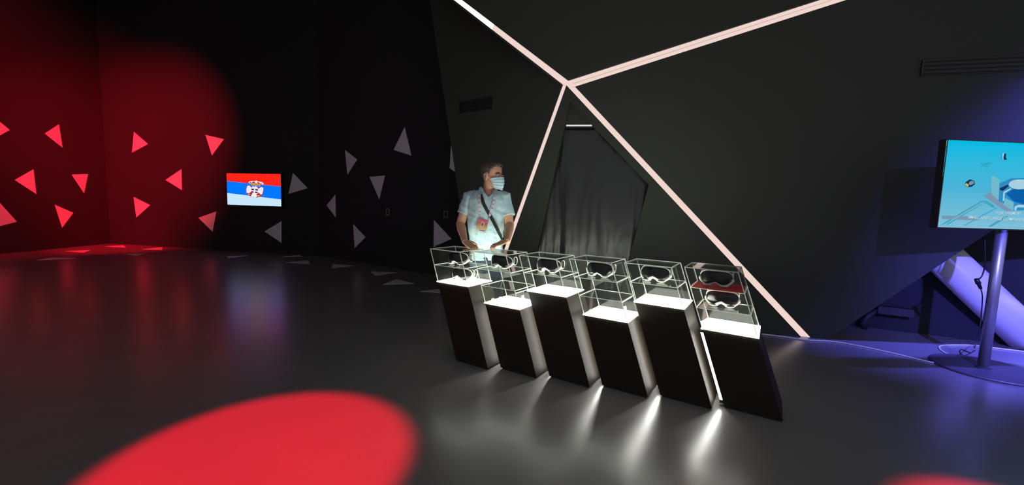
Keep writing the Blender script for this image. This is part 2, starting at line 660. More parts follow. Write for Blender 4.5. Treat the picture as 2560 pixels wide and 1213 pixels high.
def make_headset():
    root = thing('headset', '', 'headset', (0, 0, 0), 'black goggle headsets in the cases')
    A_, B_ = 0.098, 0.045
    N = 48

    def outline(k, sc=1.0):
        th = 2 * math.pi * k / N
        c, s = math.cos(th), math.sin(th)
        x = A_ * math.copysign(abs(c) ** 0.62, c)
        z = B_ * math.copysign(abs(s) ** 0.72, s)
        if s < 0:
            z += 0.020 * math.exp(-(x / 0.030) ** 2) - 0.006 * math.exp(-((abs(x) - 0.055) / 0.03) ** 2)
        return x * sc, z * sc
    zc = 0.062

    def P(k, sc, dy):
        x, z = outline(k, sc)
        return V((x, -0.085 + 0.050 * (x / A_) ** 2 + dy, zc + z))
    rings = [[P(k, sc, dy) for k in range(N)] for sc, dy in ((1.0, 0.045), (1.02, 0.02), (1.0, 0.006), (0.94, -0.004), (0.8, -0.009), (0.5, -0.012), (0.15, -0.013))]
    build('visor', loft(bmesh.new(), rings), M_visor, root, smooth=True)
    bm = tube(bmesh.new(), [P(k, 1.02, 0.012) for k in range(N)], [(0.0045 + (0.007 if outline(k)[1] < -0.01 else 0.0)) for k in range(N)], 8, closed=True)
    build('gasket', bm, M_gasket, root, smooth=True)
    # nose bridge feet
    bm = bmesh.new()
    for sx in (-1, 1):
        ball(bm, (sx * 0.05, -0.055, 0.010), (0.032, 0.03, 0.009), 12, 6)
    build('cheek_pad', bm, M_gasket, root, smooth=True)
    # strap round the back
    pts = []
    for k in range(25):
        a = math.pi * k / 24
        pts.append(V((0.102 * math.cos(a), -0.03 + 0.125 * math.sin(a), zc - 0.004)))
    rg = []
    for k, p in enumerate(pts):
        d = V((p.x, p.y + 0.03, 0)).normalized() * 0.0025
        hh = 0.010 + 0.010 * math.sin(math.pi * k / 24)
        rg.append([p - d - V((0, 0, hh)), p + d - V((0, 0, hh)), p + d + V((0, 0, hh)), p - d + V((0, 0, hh))])
    build('strap', loft(bmesh.new(), rg), M_strap, root)
    for sx in (-1, 1):
        bm = tube(bmesh.new(), [V((sx * 0.098, 0.028 + 0.030 * math.cos(2 * math.pi * k / 20), zc + 0.034 * math.sin(2 * math.pi * k / 20))) for k in range(20)], 0.0035, 8, closed=True)
        build('ear_ring', bm, M_gasket, root, smooth=True)
        bm = ball(bmesh.new(), (sx * 0.1, -0.012, zc - 0.018), (0.012, 0.016, 0.014), 10, 6)
        build('buckle', bm, M_gasket, root, smooth=True)
    return root


def copy_tree(o, parent=None):
    c = o.copy()
    COL.objects.link(c)
    c.parent = parent
    for ch in list(o.children):
        copy_tree(ch, c)
    return c


hs_spots = [
    (0, 1, 'headset on the upper tier of the acrylic case nearest the man'),
    (0, 0, 'headset lying on the glowing white top of the pedestal nearest the man'),
    (1, 2, 'headset on the top tier of the second case, under his hand'),
    (2, 1, 'headset on the upper tier of the third case from the left'),
    (3, 2, 'headset on the top tier of the third case from the right end'),
    (4, 1, 'headset on the upper tier of the second case from the right end'),
    (5, 2, 'headset lying on the red reflection sheet in the rightmost case'),
    (5, 1, 'headset on the middle tier of the rightmost case, below the red reflection'),
]
proto = make_headset()
rz = TH_P
for n_, (i, k, lab) in enumerate(hs_spots):
    o = proto if n_ == 0 else copy_tree(proto)
    z = HS[i] + k * TIER + 0.0015 + (0.002 if (i, k) == (5, 2) else 0)
    zm = z + 0.06
    c = PO + PS * i + pu * (0.50 * PW + LEAN * zm) + pv * (0.56 * PD)
    o.location = (c.x, c.y, z)
    o.rotation_euler = (0, 0, rz + 0.02 * math.sin(n_ * 2.1))
    o['label'] = 'black and pale ' + lab
zc_ = HS[5] + 2 * TIER  # the shelf's red reflection is built as a thin coloured sheet
rs = build('red_reflection_sheet', PR([pp(5, .03, .03, zc_ + .0005), pp(5, .97, .03, zc_ + .0005), pp(5, .97, .97, zc_ + .0005), pp(5, .03, .97, zc_ + .0005)], V((0, 0, 0.0012))), M_redrefl, loc=pp(5, .5, .5, zc_))
tag(rs, 'red sheet imitating a reflection on the upper shelf of the rightmost acrylic case', 'sheet')


def knob(i, a, b, lab):
    z = HS[i] + 0.0
    c = pp(i, a, b, z)
    t = thing('knob', lab, 'knob', c, 'white knobs at the base of the cases')
    tube_ = loft(bmesh.new(), [[c + V((r * math.cos(2 * math.pi * k / 14), r * math.sin(2 * math.pi * k / 14), zz)) for k in range(14)] for r, zz in ((.013, .0005), (.013, .004), (.007, .008), (.007, .016), (.0095, .018))])
    build('foot', tube_, M_white, t, smooth=True)
    build('head', ball(bmesh.new(), c + V((0, 0, .026)), (.0125, .0125, .0115)), M_white, t, smooth=True)


knob(1, .16, .12, 'white rounded knob in the front left corner of the second case')
knob(1, .22, .36, 'white rounded knob standing further back in the second case')
knob(3, .12, .12, 'white rounded knob in the front left corner of the fourth case from the left')

# ------------------------------------------------------------------ wall and floor triangles
GW, GF = 'white triangle decals on the dark walls', 'white triangle decals on the floor'


def decal(pts, pt, n, label, group, mt):
    q = [on_plane(x, y, pt, n) for x, y in pts]
    c = sum(q, V((0, 0, 0))) / 3
    o = build('triangle_decal', PR([p + n * 0.004 for p in q], -n * 0.0035), mt, loc=c)
    tag(o, label, 'decal', group)


Lw = (cornerL, n_L)
Bw = (cornerL, n_back)
Sw = (Bk2, n_B)
wall_tris = [
    (Lw, [(-16, 292), (24, 325), (-12, 345)], 'red lit triangle decal cut by the left edge of the photo, upper one'),
    (Lw, [(-70, 430), (41.8, 554.6), (-75, 585)], 'large red lit triangle decal cut by the left edge, lower one'),
    (Lw, [(111.7, 333.8), (147, 310.8), (156, 369.3)], 'red lit triangle decal in the top row, leftmost whole one'),
    (Lw, [(36.5, 450), (83.3, 423.5), (90.7, 485.5)], 'red lit triangle decal pointing left, above the lowest left edge triangle'),
    (Lw, [(179, 436.6), (219.8, 435.2), (209.9, 483.4)], 'small red lit triangle decal pointing down with a level top edge'),
    (Lw, [(136.5, 511.8), (183.3, 532.3), (155, 569.5)], 'red lit triangle decal lowest on the left wall, pointing down'),
    (Bw, [(335, 329.6), (370.4, 360.4), (330.4, 381.7)], 'red lit triangle decal pointing right, high on the back wall'),
    (Bw, [(514, 337.4), (560, 348), (530, 388.8)], 'pale red triangle decal pointing down, above and left of the flag screen'),
    (Bw, [(414, 450), (453.7, 423), (455, 475.6)], 'red lit triangle decal pointing left, midway between corner and flag screen'),
    (Bw, [(334.3, 492.6), (375.8, 512.8), (341, 544)], 'red lit triangle decal pointing right, low on the back wall'),
    (Bw, [(496.3, 544.7), (541, 528.8), (531.7, 579.5)], 'dull red triangle decal just below and left of the flag screen'),
    (Bw, [(732.8, 432.4), (769.2, 470.7), (721.3, 485)], 'grey triangle decal immediately right of the flag screen'),
    (Bw, [(661.6, 578.8), (703.9, 553), (703.9, 607.3)], 'grey triangle decal pointing left below the flag screen'),
    (Sw, [(816.7, 513.5), (838.8, 486.6), (840, 544)], 'narrow grey triangle decal pointing left, first on the side wall'),
    (Sw, [(862.6, 375), (893.4, 398.7), (868.9, 437)], 'grey triangle decal pointing right, high on the side wall'),
    (Sw, [(1012, 317.6), (1028.8, 389.2), (984.5, 375)], 'highest grey triangle decal on the side wall, pointing up'),
    (Sw, [(924.3, 442.6), (962.7, 438.7), (948.5, 499)], 'grey triangle decal pointing down above the wall socket'),
    (Sw, [(883.2, 560.2), (914, 593.4), (887, 620.3)], 'grey triangle decal pointing right, low on the side wall'),
    (Sw, [(1085, 550), (1129.3, 597.8), (1084.2, 617)], 'grey triangle decal beside the elbow of the man'),
    (Sw, [(1127.7, 365), (1124.5, 420.5), (1160, 446)], 'sliver of a triangle decal half hidden behind the faceted wall'),
]
for (pt, n), pts, lab in wall_tris:
    decal(pts, pt, n, lab, GW, M_decal)
floor_tris = [
    ([(92, 651), (130, 644.6), (191, 646)], 'dim red floor triangle nearest the left wall'),
    ([(163, 628), (227, 625.5), (209, 632)], 'red lit floor triangle left of the far corner'),
    ([(264, 616.6), (308, 613.5), (315, 619)], 'farthest red lit floor triangle, at the far corner'),
    ([(356, 623.5), (406, 618.5), (406, 625)], 'red lit floor triangle right of the far corner'),
    ([(312, 635.5), (363, 634.4), (340, 639.5)], 'small dim red floor triangle in front of the far corner'),
    ([(567, 641), (622, 639), (571, 645.7)], 'faint floor triangle below the flag screen'),
    ([(706, 642), (748.6, 637.8), (756.5, 641.3)], 'faint thin floor triangle along the back wall right of the screen'),
    ([(715, 656.7), (770.4, 651.2), (774.3, 660)], 'grey floor triangle right of the blue screen reflection'),
    ([(831.7, 660.7), (887, 664.6), (829, 670.6)], 'grey floor triangle pointing right along the side wall'),
    ([(926.7, 679), (992, 682), (937.4, 689.6)], 'grey floor triangle pointing down, third from the pedestals'),
    ([(990, 698.7), (1036.3, 709), (957, 712)], 'widest grey floor triangle, second from the pedestals'),
    ([(1050, 729), (1104, 722.5), (1108, 733)], 'grey floor triangle touching the edge of the first pedestal'),
]
for pts, lab in floor_tris:
    decal(pts, V((0, 0, 0)), UPZ, lab, GF, M_fdecal)

# ------------------------------------------------------------------ wall sockets and vents


def frame_on(name, label, cat, pt, n, px, w, h, t, depth, mt_f, mt_b):
    c = on_plane(px[0], px[1], pt, n)
    ux = UPZ.cross(n).normalized()
    th = thing(name, label, cat, c)
    bm = bmesh.new()
    for (a, b) in (((-w / 2, -h / 2), (w, t)), ((-w / 2, h / 2 - t), (w, t)), ((-w / 2, -h / 2 + t), (t, h - 2 * t)), ((w / 2 - t, -h / 2 + t), (t, h - 2 * t))):
        frame_box(bm, c + ux * a[0] + UPZ * a[1] + n * 0.001, ux * b[0], UPZ * b[1], n * depth)
    build('frame', bm, mt_f, th)
    bm = bmesh.new()
    frame_box(bm, c + ux * (-w / 2 + t) + UPZ * (-h / 2 + t) + n * 0.001, ux * (w - 2 * t), UPZ * (h - 2 * t), n * depth * 0.35)
    build('back_plate', bm, mt_b, th)
    return th, c, ux


frame_on('wall_socket', 'small framed wall socket left, below the downward grey triangle', 'socket', *Sw, (970, 530), 0.10, 0.135, 0.018, 0.012, M_plate, M_black)
frame_on('wall_socket', 'small framed wall socket just left of the man', 'socket', *Sw, (1115.5, 536), 0.10, 0.115, 0.016, 0.012, M_plate, M_black)


def vent(label, pxc, w, h, cols, nsl, n_W=n_W, c=None):
    c = c or onW(*pxc)
    ux = UPZ.cross(n_W).normalized()
    t = thing('air_vent', label, 'vent', c)
    bm = bmesh.new()
    frame_box(bm, c - ux * w / 2 - UPZ * h / 2 + n_W * 0.001, ux * w, UPZ * h, n_W * 0.006)
    build('back_plate', bm, M_vent, t)
    for k in range(cols + 1):
        bm = bmesh.new()
        frame_box(bm, c + ux * (-w / 2 + k * (w - 0.012) / cols) - UPZ * h / 2 + n_W * 0.007, ux * 0.012, UPZ * h, n_W * 0.012)
        build('frame_bar', bm, M_black, t)
    for k in range(nsl):
        z = -h / 2 + (k + 0.5) * h / nsl
        bm = bmesh.new()
        p = c - ux * (w / 2 - 0.013) + UPZ * z + n_W * 0.007
        frame_box(bm, p, ux * (w - 0.026), (n_W * 0.010 - UPZ * 0.006), UPZ * 0.004)
        build('slat', bm, M_vent, t)


vent('two section black air vent high on the facet above the man', (1190, 265), 0.56, 0.16, 2, 5, n_A, onA(1190, 265))
vent('long black slot vent high on the right facet above the cyan screen', (2470, 163), 1.02, 0.15, 1, 4)

# ------------------------------------------------------------------ flag screen
ux_b = (Bk2 - cornerL).normalized()


def screen(name, label, bl, ux, n, w, h, parts_depth=0.05, bez=0.012):
    t = thing(name, label, 'screen', bl + ux * w / 2)
    bm = bmesh.new()
    frame_box(bm, bl - ux * bez - UPZ * bez - n * parts_depth, ux * (w + 2 * bez), UPZ * (h + 2 * bez), n * (parts_depth - 0.002))
    build('housing', bm, M_black, t)
    bm = bmesh.new()
    for (o_, a, b) in ((bl - ux * bez - UPZ * bez, ux * (w + 2 * bez), UPZ * bez), (bl - ux * bez + UPZ * h, ux * (w + 2 * bez), UPZ * bez),
                       (bl - ux * bez, ux * bez, UPZ * h), (bl + ux * w, ux * bez, UPZ * h)):
        frame_box(bm, o_ - n * 0.002, a, b, n * 0.006)
    build('bezel', bm, M_black, t)
    return t


fl_off = 0.09
bl = on_plane(569.0, 511.8, cornerL + n_back * fl_off, n_back)
br = on_plane(703.6, 515.8, cornerL + n_back * fl_off, n_back)
tlp = on_plane(567.6, 433.3, cornerL + n_back * fl_off, n_back)
FWd = (br - bl).dot(ux_b)
FH = tlp.z - bl.z
flag = screen('wall_screen', 'wall screen showing a red blue white flag with eagle crest', bl, ux_b, n_back, FWd, FH, 0.06)
bm = bmesh.new()
frame_box(bm, bl + ux_b * FWd * 0.4 + UPZ * FH * 0.3 - n_back * 0.0895, ux_b * FWd * 0.2, UPZ * FH * 0.4, n_back * 0.03)
build('wall_mount', bm, M_black, flag)


def fq(u, v, d=0.0):
    """v measured downwards from the top"""
    return bl + ux_b * (u * FWd) + UPZ * ((1 - v) * FH) + n_back * d


def flat(fn, name, pts, mt, parent, d):
    bm = bmesh.new()
    vs = [bm.verts.new(fn(u, v, d)) for u, v in pts]
    bm.faces.new(vs)
    b2 = bmesh.new()
    prism(b2, [x.co.copy() for x in vs], (fn(0, 0, -0.0006) - fn(0, 0, 0)))
    bm.free()
    return build(name, b2, mt, parent)


FS = 1.6
G_red = glow('screen_red', lin(252, 28, 18), FS)
G_blue = glow('screen_blue', lin(0, 96, 255), FS)
G_pale = glow('screen_pale', lin(196, 226, 246), 1.05)
G_white = glow('screen_white', lin(236, 236, 246), 1.0)
G_gold = glow('screen_gold', lin(206, 140, 60), 1.0)
G_crim = glow('screen_crimson', lin(170, 24, 40), 1.0)
G_dark = glow('screen_plum', lin(90, 30, 60), 1.0)
flat(fq, 'red_stripe', [(0, 0), (1, 0), (1, .383), (.5, .318), (0, .247)], G_red, flag, 0.001)
flat(fq, 'blue_stripe', [(0, .247), (.5, .318), (1, .383), (1, .783), (.5, .705), (0, .628)], G_blue, flag, 0.001)
flat(fq, 'white_stripe', [(0, .628), (.5, .705), (1, .783), (1, 1), (0, 1)], G_pale, flag, 0.001)


def crest(pts):    # crop pixels of the crest to screen fractions
    return [((x - 238 - 10 * (y - 288) / 680) / 1172, (y - 288 - 34 * (x - 238) / 1172) / 681) for x, y in pts]


cr = flat(fq, 'crest_shield', crest([(682, 555), (720, 548), (760, 575), (960, 600), (1000, 582), (1048, 600), (1048, 690), (1030, 745), (985, 795), (900, 815), (800, 805), (720, 770), (665, 720), (655, 660), (668, 600)]), G_crim, flag, 0.002)
for nm, pts, mt, d in [
    ('eagle_wing', [(690, 570), (735, 555), (790, 610), (775, 690), (735, 722), (675, 715), (672, 640)], G_white, .003),
    ('eagle_wing', [(1040, 610), (1000, 590), (930, 630), (930, 700), (985, 755), (1015, 740), (1035, 680)], G_white, .003),
    ('eagle_body', [(790, 600), (815, 568), (852, 590), (872, 570), (910, 590), (932, 630), (935, 720), (890, 740), (800, 725), (775, 690)], G_white, .0035),
    ('eagle_tail', [(810, 715), (885, 730), (905, 795), (870, 812), (800, 800), (765, 785)], G_white, .003),
    ('lily', [(690, 735), (735, 722), (765, 745), (730, 772)], G_gold, .0035),
    ('lily', [(905, 760), (935, 758), (985, 768), (950, 795), (910, 800)], G_gold, .0035),
    ('crown', [(765, 545), (780, 495), (995, 520), (965, 580), (900, 565), (840, 560)], G_gold, .004),
    ('crown_arch', [(720, 490), (745, 465), (880, 462), (890, 445), (905, 465), (1020, 490), (1052, 520), (1025, 545), (985, 530), (890, 505), (790, 500), (755, 515)], G_white, .0035),
    ('crown_jewel', [(745, 488), (770, 482), (785, 500), (760, 505)], G_crim, .0045),
    ('crown_jewel', [(800, 480), (860, 475), (865, 500), (800, 498)], G_crim, .0045),
    ('crown_jewel', [(915, 482), (970, 500), (965, 520), (915, 508)], G_crim, .0045),
    ('crown_jewel', [(985, 508), (1015, 515), (1005, 535), (985, 528)], G_crim, .0045),
    ('shield_mark', [(782, 622), (840, 628), (838, 660), (780, 655)], G_dark, .0045),
    ('shield_mark', [(868, 630), (928, 638), (925, 668), (868, 662)], G_dark, .0045),
    ('shield_mark', [(775, 680), (830, 684), (828, 716), (772, 702)], G_dark, .0045),
    ('shield_mark', [(862, 688), (922, 692), (915, 722), (860, 718)], G_dark, .0045),
    ('shield_cross', [(845, 620), (860, 622), (856, 735), (841, 732)], G_white, .005),
]:
    flat(fq, nm, crest(pts), mt, cr, d)

# ------------------------------------------------------------------ cyan screen on its stand
PB = V((4.105, 3.433, 0))
ang = math.radians(4.0)
ux_m = V((math.cos(ang), math.sin(ang), 0))
n_M = V((ux_m.y, -ux_m.x, 0))
m_pt = PB + n_M * 0.09
mbl = on_plane(2343, 568, m_pt, n_M)
mtl = on_plane(2367, 350, m_pt, n_M)
MH = mtl.z - mbl.z
MW = 2 * ((PB - mbl).dot(ux_m)) + 0.10
mbl = V((mbl.x, mbl.y, mbl.z))
stand = thing('stand_screen', 'large screen showing a cyan picture on a round based metal stand', 'screen', PB)


def mq(u, v, d=0.0):
    return mbl + ux_m * (u * MW) + UPZ * ((1 - v) * MH) + n_M * d


def muv(px, py):
    p = on_plane(px, py, m_pt, n_M) - mbl
    return (p.dot(ux_m) / MW, 1 - p.z / MH)


bz = 0.008
bm = bmesh.new()
frame_box(bm, mbl - ux_m * bz - UPZ * bz - n_M * 0.055, ux_m * (MW + 2 * bz), UPZ * (MH + 2 * bz), n_M * 0.053)
build('housing', bm, M_black, stand)
bm = bmesh.new()
for (o_, a, b) in ((mbl - ux_m * bz - UPZ * bz, ux_m * (MW + 2 * bz), UPZ * bz), (mbl - ux_m * bz + UPZ * MH, ux_m * (MW + 2 * bz), UPZ * bz),
                   (mbl - ux_m * bz, ux_m * bz, UPZ * MH), (mbl + ux_m * MW, ux_m * bz, UPZ * MH)):
    frame_box(bm, o_ - n_M * 0.002, a, b, n_M * 0.006)
build('bezel', bm, M_black, stand)
ptop = mbl.z + 0.25
build('pole', tube(bmesh.new(), [PB + V((0, 0, .02)), PB + V((0, 0, ptop))], 0.036, 24), M_steel, stand, smooth=True)
bm = bmesh.new()
frame_box(bm, PB + V((-0.12, -0.052, mbl.z + .08)), (0.24, 0, 0), (0, 0.03, 0), (0, 0, 0.2))
build('bracket', bm, M_black, stand)
BR_ = 0.36
bm = loft(bmesh.new(), [[PB + V((0.04 + r * math.cos(2 * math.pi * k / 56), r * math.sin(2 * math.pi * k / 56), z)) for k in range(56)] for r, z in ((BR_, 0), (BR_, .012), (BR_ - .01, .018), (0.06, .022))])
build('base', bm, M_base, stand)
build('base_collar', tube(bmesh.new(), [PB + V((0, 0, .02)), PB + V((0, 0, .035))], 0.05, 24), M_base, stand)

# picture
pm = bpy.data.materials.new('cyan_picture')
pm.use_nodes = True
nt = pm.node_tree
nt.nodes.clear()
tc = nt.nodes.new('ShaderNodeTexCoord')
sp = nt.nodes.new('ShaderNodeSeparateXYZ')
rp = nt.nodes.new('ShaderNodeValToRGB')
rp.color_ramp.elements[0].position = 0.0
rp.color_ramp.elements[0].color = (*lin(128, 192, 216), 1)
rp.color_ramp.elements[1].position = 1.0
rp.color_ramp.elements[1].color = (*lin(0, 186, 226), 1)
e_ = rp.color_ramp.elements.new(0.45)
e_.color = (*lin(74, 180, 216), 1)
e2 = nt.nodes.new('ShaderNodeEmission')
e2.inputs[1].default_value = 1.0
om = nt.nodes.new('ShaderNodeOutputMaterial')
nt.links.new(tc.outputs['Generated'], sp.inputs[0])
nt.links.new(sp.outputs['Z'], rp.inputs[0])
nt.links.new(rp.outputs[0], e2.inputs[0])
nt.links.new(e2.outputs[0], om.inputs[0])
pic = flat(mq, 'picture', [(0, 0), (1, 0), (1, 1), (0, 1)], pm, stand, 0.0005)


def cq(pts):
    return [muv(2330 + x / 4.665, 330 + y / 4.665) for x, y in pts]


def G(name, r, g, b):
    return glow(name, lin(r, g, b), 1.0)


g_line = G('pic_line', 66, 160, 186)
g_wht = G('pic_white', 168, 208, 224)
g_wall = G('pic_wall', 112, 186, 206)
g_deep = G('pic_deep', 10, 96, 168)
g_mid = G('pic_mid', 48, 140, 196)
g_navy = G('pic_navy', 28, 48, 92)
g_yel = G('pic_yellow', 196, 180, 96)
g_gry = G('pic_grey', 120, 150, 178)
g_edge = G('pic_edge', 120, 236, 240)
for nm, pts, mt, d in [
    ('edge_light', [(172, 92), (180, 92), (66, 1083), (57, 1083)], g_edge, .001),
    ('track_line', [(105, 1080), (560, 812), (610, 800), (650, 812), (735, 870), (715, 890), (640, 840), (600, 830), (190, 1080)], g_line, .0010),
    ('track_inner', [(130, 1080), (565, 828), (605, 815), (640, 825), (600, 822), (160, 1080)], g_wall, .0013),
    ('track_line', [(365, 1092), (750, 880), (760, 885), (385, 1092)], g_line, .0010),
    ('track_line', [(650, 1105), (850, 985), (900, 985), (690, 1105)], g_line, .0010),
    ('floor_slab', [(600, 750), (690, 690), (790, 800), (950, 920), (860, 925)], g_gry, .0012),
    ('house_wall', [(690, 520), (715, 510), (785, 565), (775, 800), (690, 720)], g_wall, .0016),
    ('house_room', [(785, 600), (920, 540), (1300, 540), (1300, 900), (960, 920), (830, 830), (765, 800)], g_mid, .0015),
    ('house_floor', [(860, 720), (960, 660), (1200, 660), (1200, 830), (1050, 840), (950, 810)], g_deep, .0020),
    ('house_sofa', [(790, 655), (885, 612), (888, 635), (820, 690), (785, 672)], g_navy, .0022),
    ('house_front', [(850, 770), (950, 820), (945, 920), (830, 850)], g_wall, .0024),
    ('house_rail', [(830, 700), (915, 655), (920, 668), (845, 712), (838, 800), (820, 810)], g_wht, .0026),
    ('house_rail', [(960, 870), (1000, 850), (1300, 860), (1300, 880), (990, 880), (975, 920), (955, 910)], g_wht, .0026),
    ('round_top', [(890 + 130 + 130 * math.cos(a * math.pi / 12), 612 + 58 * math.sin(a * math.pi / 12)) for a in range(24)], g_wht, .0030),
    ('drone_smudge', [(545, 370), (600, 365), (680, 350), (690, 372), (640, 392), (660, 425), (600, 400), (560, 430), (580, 392)], G('pic_smudge', 52, 168, 200), .0010),
    ('robot_body', [(382, 600), (400, 578), (440, 553), (490, 570), (500, 608), (462, 640), (420, 645), (388, 628)], g_navy, .0012),
    ('robot_hood', [(440, 575), (480, 572), (490, 600), (445, 622), (425, 605)], g_gry, .0018),
    ('robot_yellow', [(384, 608), (400, 596), (428, 618), (420, 640), (390, 626)], g_yel, .0018),
    ('figure', [(840, 255), (862, 250), (860, 300), (872, 325), (835, 325), (830, 300)], g_navy, .0014),
    ('figure_panel', [(820, 252), (838, 250), (834, 322), (824, 318)], g_wht, .0012),
    ('post', [(802, 248), (812, 246), (810, 325), (800, 325)], g_line, .0012),
    ('caption_bar', [(110, 975), (410, 985), (540, 1015), (530, 1032), (115, 1016)], g_gry, .0012),
]:
    flat(mq, nm, cq(pts), mt, pic, d)


def text_mesh(body, pxy, height_px, tilt, mt, d):
    cu = bpy.data.curves.new('txt', 'FONT')
    cu.body = body
    cu.offset = 0.003
    to = new_obj('txt', cu)
    dg = bpy.context.evaluated_depsgraph_get()
    me = bpy.data.meshes.new_from_object(to.evaluated_get(dg))
    bpy.data.objects.remove(to)
    o0 = on_plane(2330 + pxy[0] / 4.665, 330 + pxy[1] / 4.665, m_pt, n_M)
    k = height_px / 0.7
    b = bmesh.new()
    b.from_mesh(me)
    for v in b.verts:
        v.co = o0 + ux_m * (v.co.x * k) + UPZ * (v.co.y * k - v.co.x * k * tilt) + n_M * d
    build('lettering', b, mt, pic)


g_txt = G('pic_text', 196, 226, 236)
g_tsh = G('pic_text_shadow', 86, 142, 170)
for mt, dx, d in ((g_tsh, 5, .0036), (g_txt, 0, .0040)):
    text_mesh('FOR FARMERS', (742 + dx, 962 + dx), 0.0245, 0.0, mt, d)
    text_mesh('SMALL AND LARGE COMPANIES', (412 + dx, 1010 + dx), 0.0245, 0.02, mt, d)

# cord and plug hanging from the screen
cord = thing('power_cord', 'black power cord with plug hanging behind the stand and curling on the floor', 'cord', PB + V((-.12, .1, 0)))
cy_ = PB.y + 0.10
p_a = at_y(2462, 600, cy_)
cpts = spline([p_a, at_y(2462, 660, cy_), at_y(2455, 690, cy_), at_y(2443, 700, cy_)], 6)
build('upper_lead', tube(bmesh.new(), cpts, 0.005, 8), M_black, cord, smooth=True)
pl0, pl1 = at_y(2441, 698, cy_), at_y(2452, 722, cy_)
build('plug', tube(bmesh.new(), [pl0, pl0.lerp(pl1, .45), pl0.lerp(pl1, .5), pl1], [.016, .019, .014, .011], 12), M_black, cord, smooth=True)
fl_a = on_floor(2437, 868, .006)
cpts = spline([pl1, at_y(2456, 745, cy_), at_y(2452, 800, cy_ + .1), fl_a + V((.02, 0, .15)), fl_a, on_floor(2428, 882, .006), on_floor(2405, 874, .006), on_floor(2400, 880, .006), on_floor(2412, 889, .006), on_floor(2438, 876, .006)], 8)
build('lower_lead', tube(bmesh.new(), cpts, 0.004, 8), M_black, cord, smooth=True)

# white cable over the floor
cp = [(1700, 812), (1800, 822), (1909, 836), (1960, 842), (2015, 850), (2070, 853), (2110, 858), (2200, 876), (2290, 897), (2335, 907), (2370, 908), (2388, 901), (2385, 892), (2362, 882), (2349, 872), (2352, 865), (2380, 863), (2440, 864), (2500, 872), (2560, 879), (2640, 889)]
bm = tube(bmesh.new(), spline([on_floor(x, y, .0065) for x, y in cp], 8), 0.0062, 8)
o = build('floor_cable', bm, M_cable, smooth=True, loc=on_floor(2200, 876))
tag(o, 'white cable running along the wall foot and looping round the screen stand', 'cable')

# round slanting beam in the recess
bt = at_y(2370, 655, 4.24)
bb = at_y(2600, 872, 4.02)
ax = (bb - bt).normalized()
beam = thing('slanted_beam', 'thick round white beam slanting to the floor behind the screen stand', 'beam', V((bb.x, bb.y, 0)))
R_B = 0.165
top_ = bt - ax * 0.55
bot_ = bt + ax * ((bt.z + 0.02) / -ax.z)
bm = tube(bmesh.new(), [top_, bot_], R_B, 40)
build('shaft', bm, M_beam, beam, smooth=True)
fl = bot_.copy()
fl.z = 0
bm = tube(bmesh.new(), [V((fl.x, fl.y, 0)), V((fl.x, fl.y, .012))], R_B * 1.5, 32)
build('floor_plate', bm, M_black, beam)

# small dark fixture on the recess wall, solid bar in place of shadow
fxp = C2 + n_D * 0.09


def onD(px, py, d):
    return on_plane(px, py, C2 + n_D * d, n_D)


fx = thing('shadow_bar', 'dark shadow-like bar with a short bent arm low on the recess wall', 'shape', on_floor(2160, 819))
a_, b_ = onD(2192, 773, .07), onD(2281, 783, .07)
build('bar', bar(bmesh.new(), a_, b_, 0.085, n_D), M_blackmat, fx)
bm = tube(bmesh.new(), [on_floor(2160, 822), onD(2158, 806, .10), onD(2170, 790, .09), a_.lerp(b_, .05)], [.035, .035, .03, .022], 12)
build('shadow_bar_arm', bm, M_blackmat, fx, smooth=True)

# ------------------------------------------------------------------ the man
M_skin = mat('skin', (0.70, 0.38, 0.23), rough=0.5, sss=0.08, vary=0.12, bscale=30)
M_hair = mat('greying_brown_hair', (0.105, 0.085, 0.072), rough=0.6, bump=0.6, bscale=160, vary=0.5)
M_shirt = mat('light_blue_shirt_cotton', (0.50, 0.70, 0.74), rough=0.8, bump=0.12, bscale=60, spec=0.2)
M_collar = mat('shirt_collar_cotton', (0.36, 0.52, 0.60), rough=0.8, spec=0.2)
M_jeans = mat('dark_denim', (0.025, 0.035, 0.06), rough=0.85, bump=0.2, bscale=200)
M_mask = mat('pale_blue_mask', (0.50, 0.74, 0.80), rough=0.75)
M_maskw = mat('white_mask_edge', (0.78, 0.82, 0.82), rough=0.75)
M_lany = mat('white_lanyard', (0.72, 0.68, 0.70), rough=0.7)
M_lred = mat('lanyard_red_print', (0.40, 0.05, 0.08), rough=0.7)
M_lpur = mat('lanyard_purple_print', (0.20, 0.10, 0.25), rough=0.7)
M_strapb = mat('black_webbing', (0.018, 0.019, 0.017), rough=0.7)
M_eye = mat('eye_white', (0.7, 0.68, 0.64), rough=0.2)
M_iris = mat('dark_iris', (0.03, 0.018, 0.01), rough=0.15)
M_brow = mat('dark_brow', (0.035, 0.024, 0.018), rough=0.8)

MY = 3.86
man = thing('person', 'man in light blue short-sleeved shirt and face mask leaning on the cases, looking aside', 'person', (at_y(1218, 560, MY).x, MY + 0.04, 0))
Rs, Re, Rw = at_y(1172, 496, MY), at_y(1151, 560, MY - .02), at_y(1162, 603, 3.655)
Ls, Le, Lw_ = at_y(1264, 497, MY), at_y(1274, 562, MY - .05), at_y(1268, 602, 3.60)
neck_b = at_y(1221, 488, MY + .005)
head_c = at_y(1230.5, 439, MY - .015)
HR = Matrix.Translation(head_c) @ Matrix.Rotation(math.radians(57), 4, 'Z') @ Matrix.Rotation(math.radians(-2), 4, 'X') @ Matrix.Scale(1.03, 4)

head_rings = [(-.118, .022, .026, -.058), (-.112, .036, .042, -.050), (-.095, .047, .058, -.037), (-.070, .057, .074, -.020), (-.035, .065, .087, -.006), (0.0, .070, .093, .000),
              (.04, .074, .098, .005), (.07, .071, .093, .007), (.095, .060, .078, .008), (.112, .040, .053, .008), (.121, .014, .02, .008)]


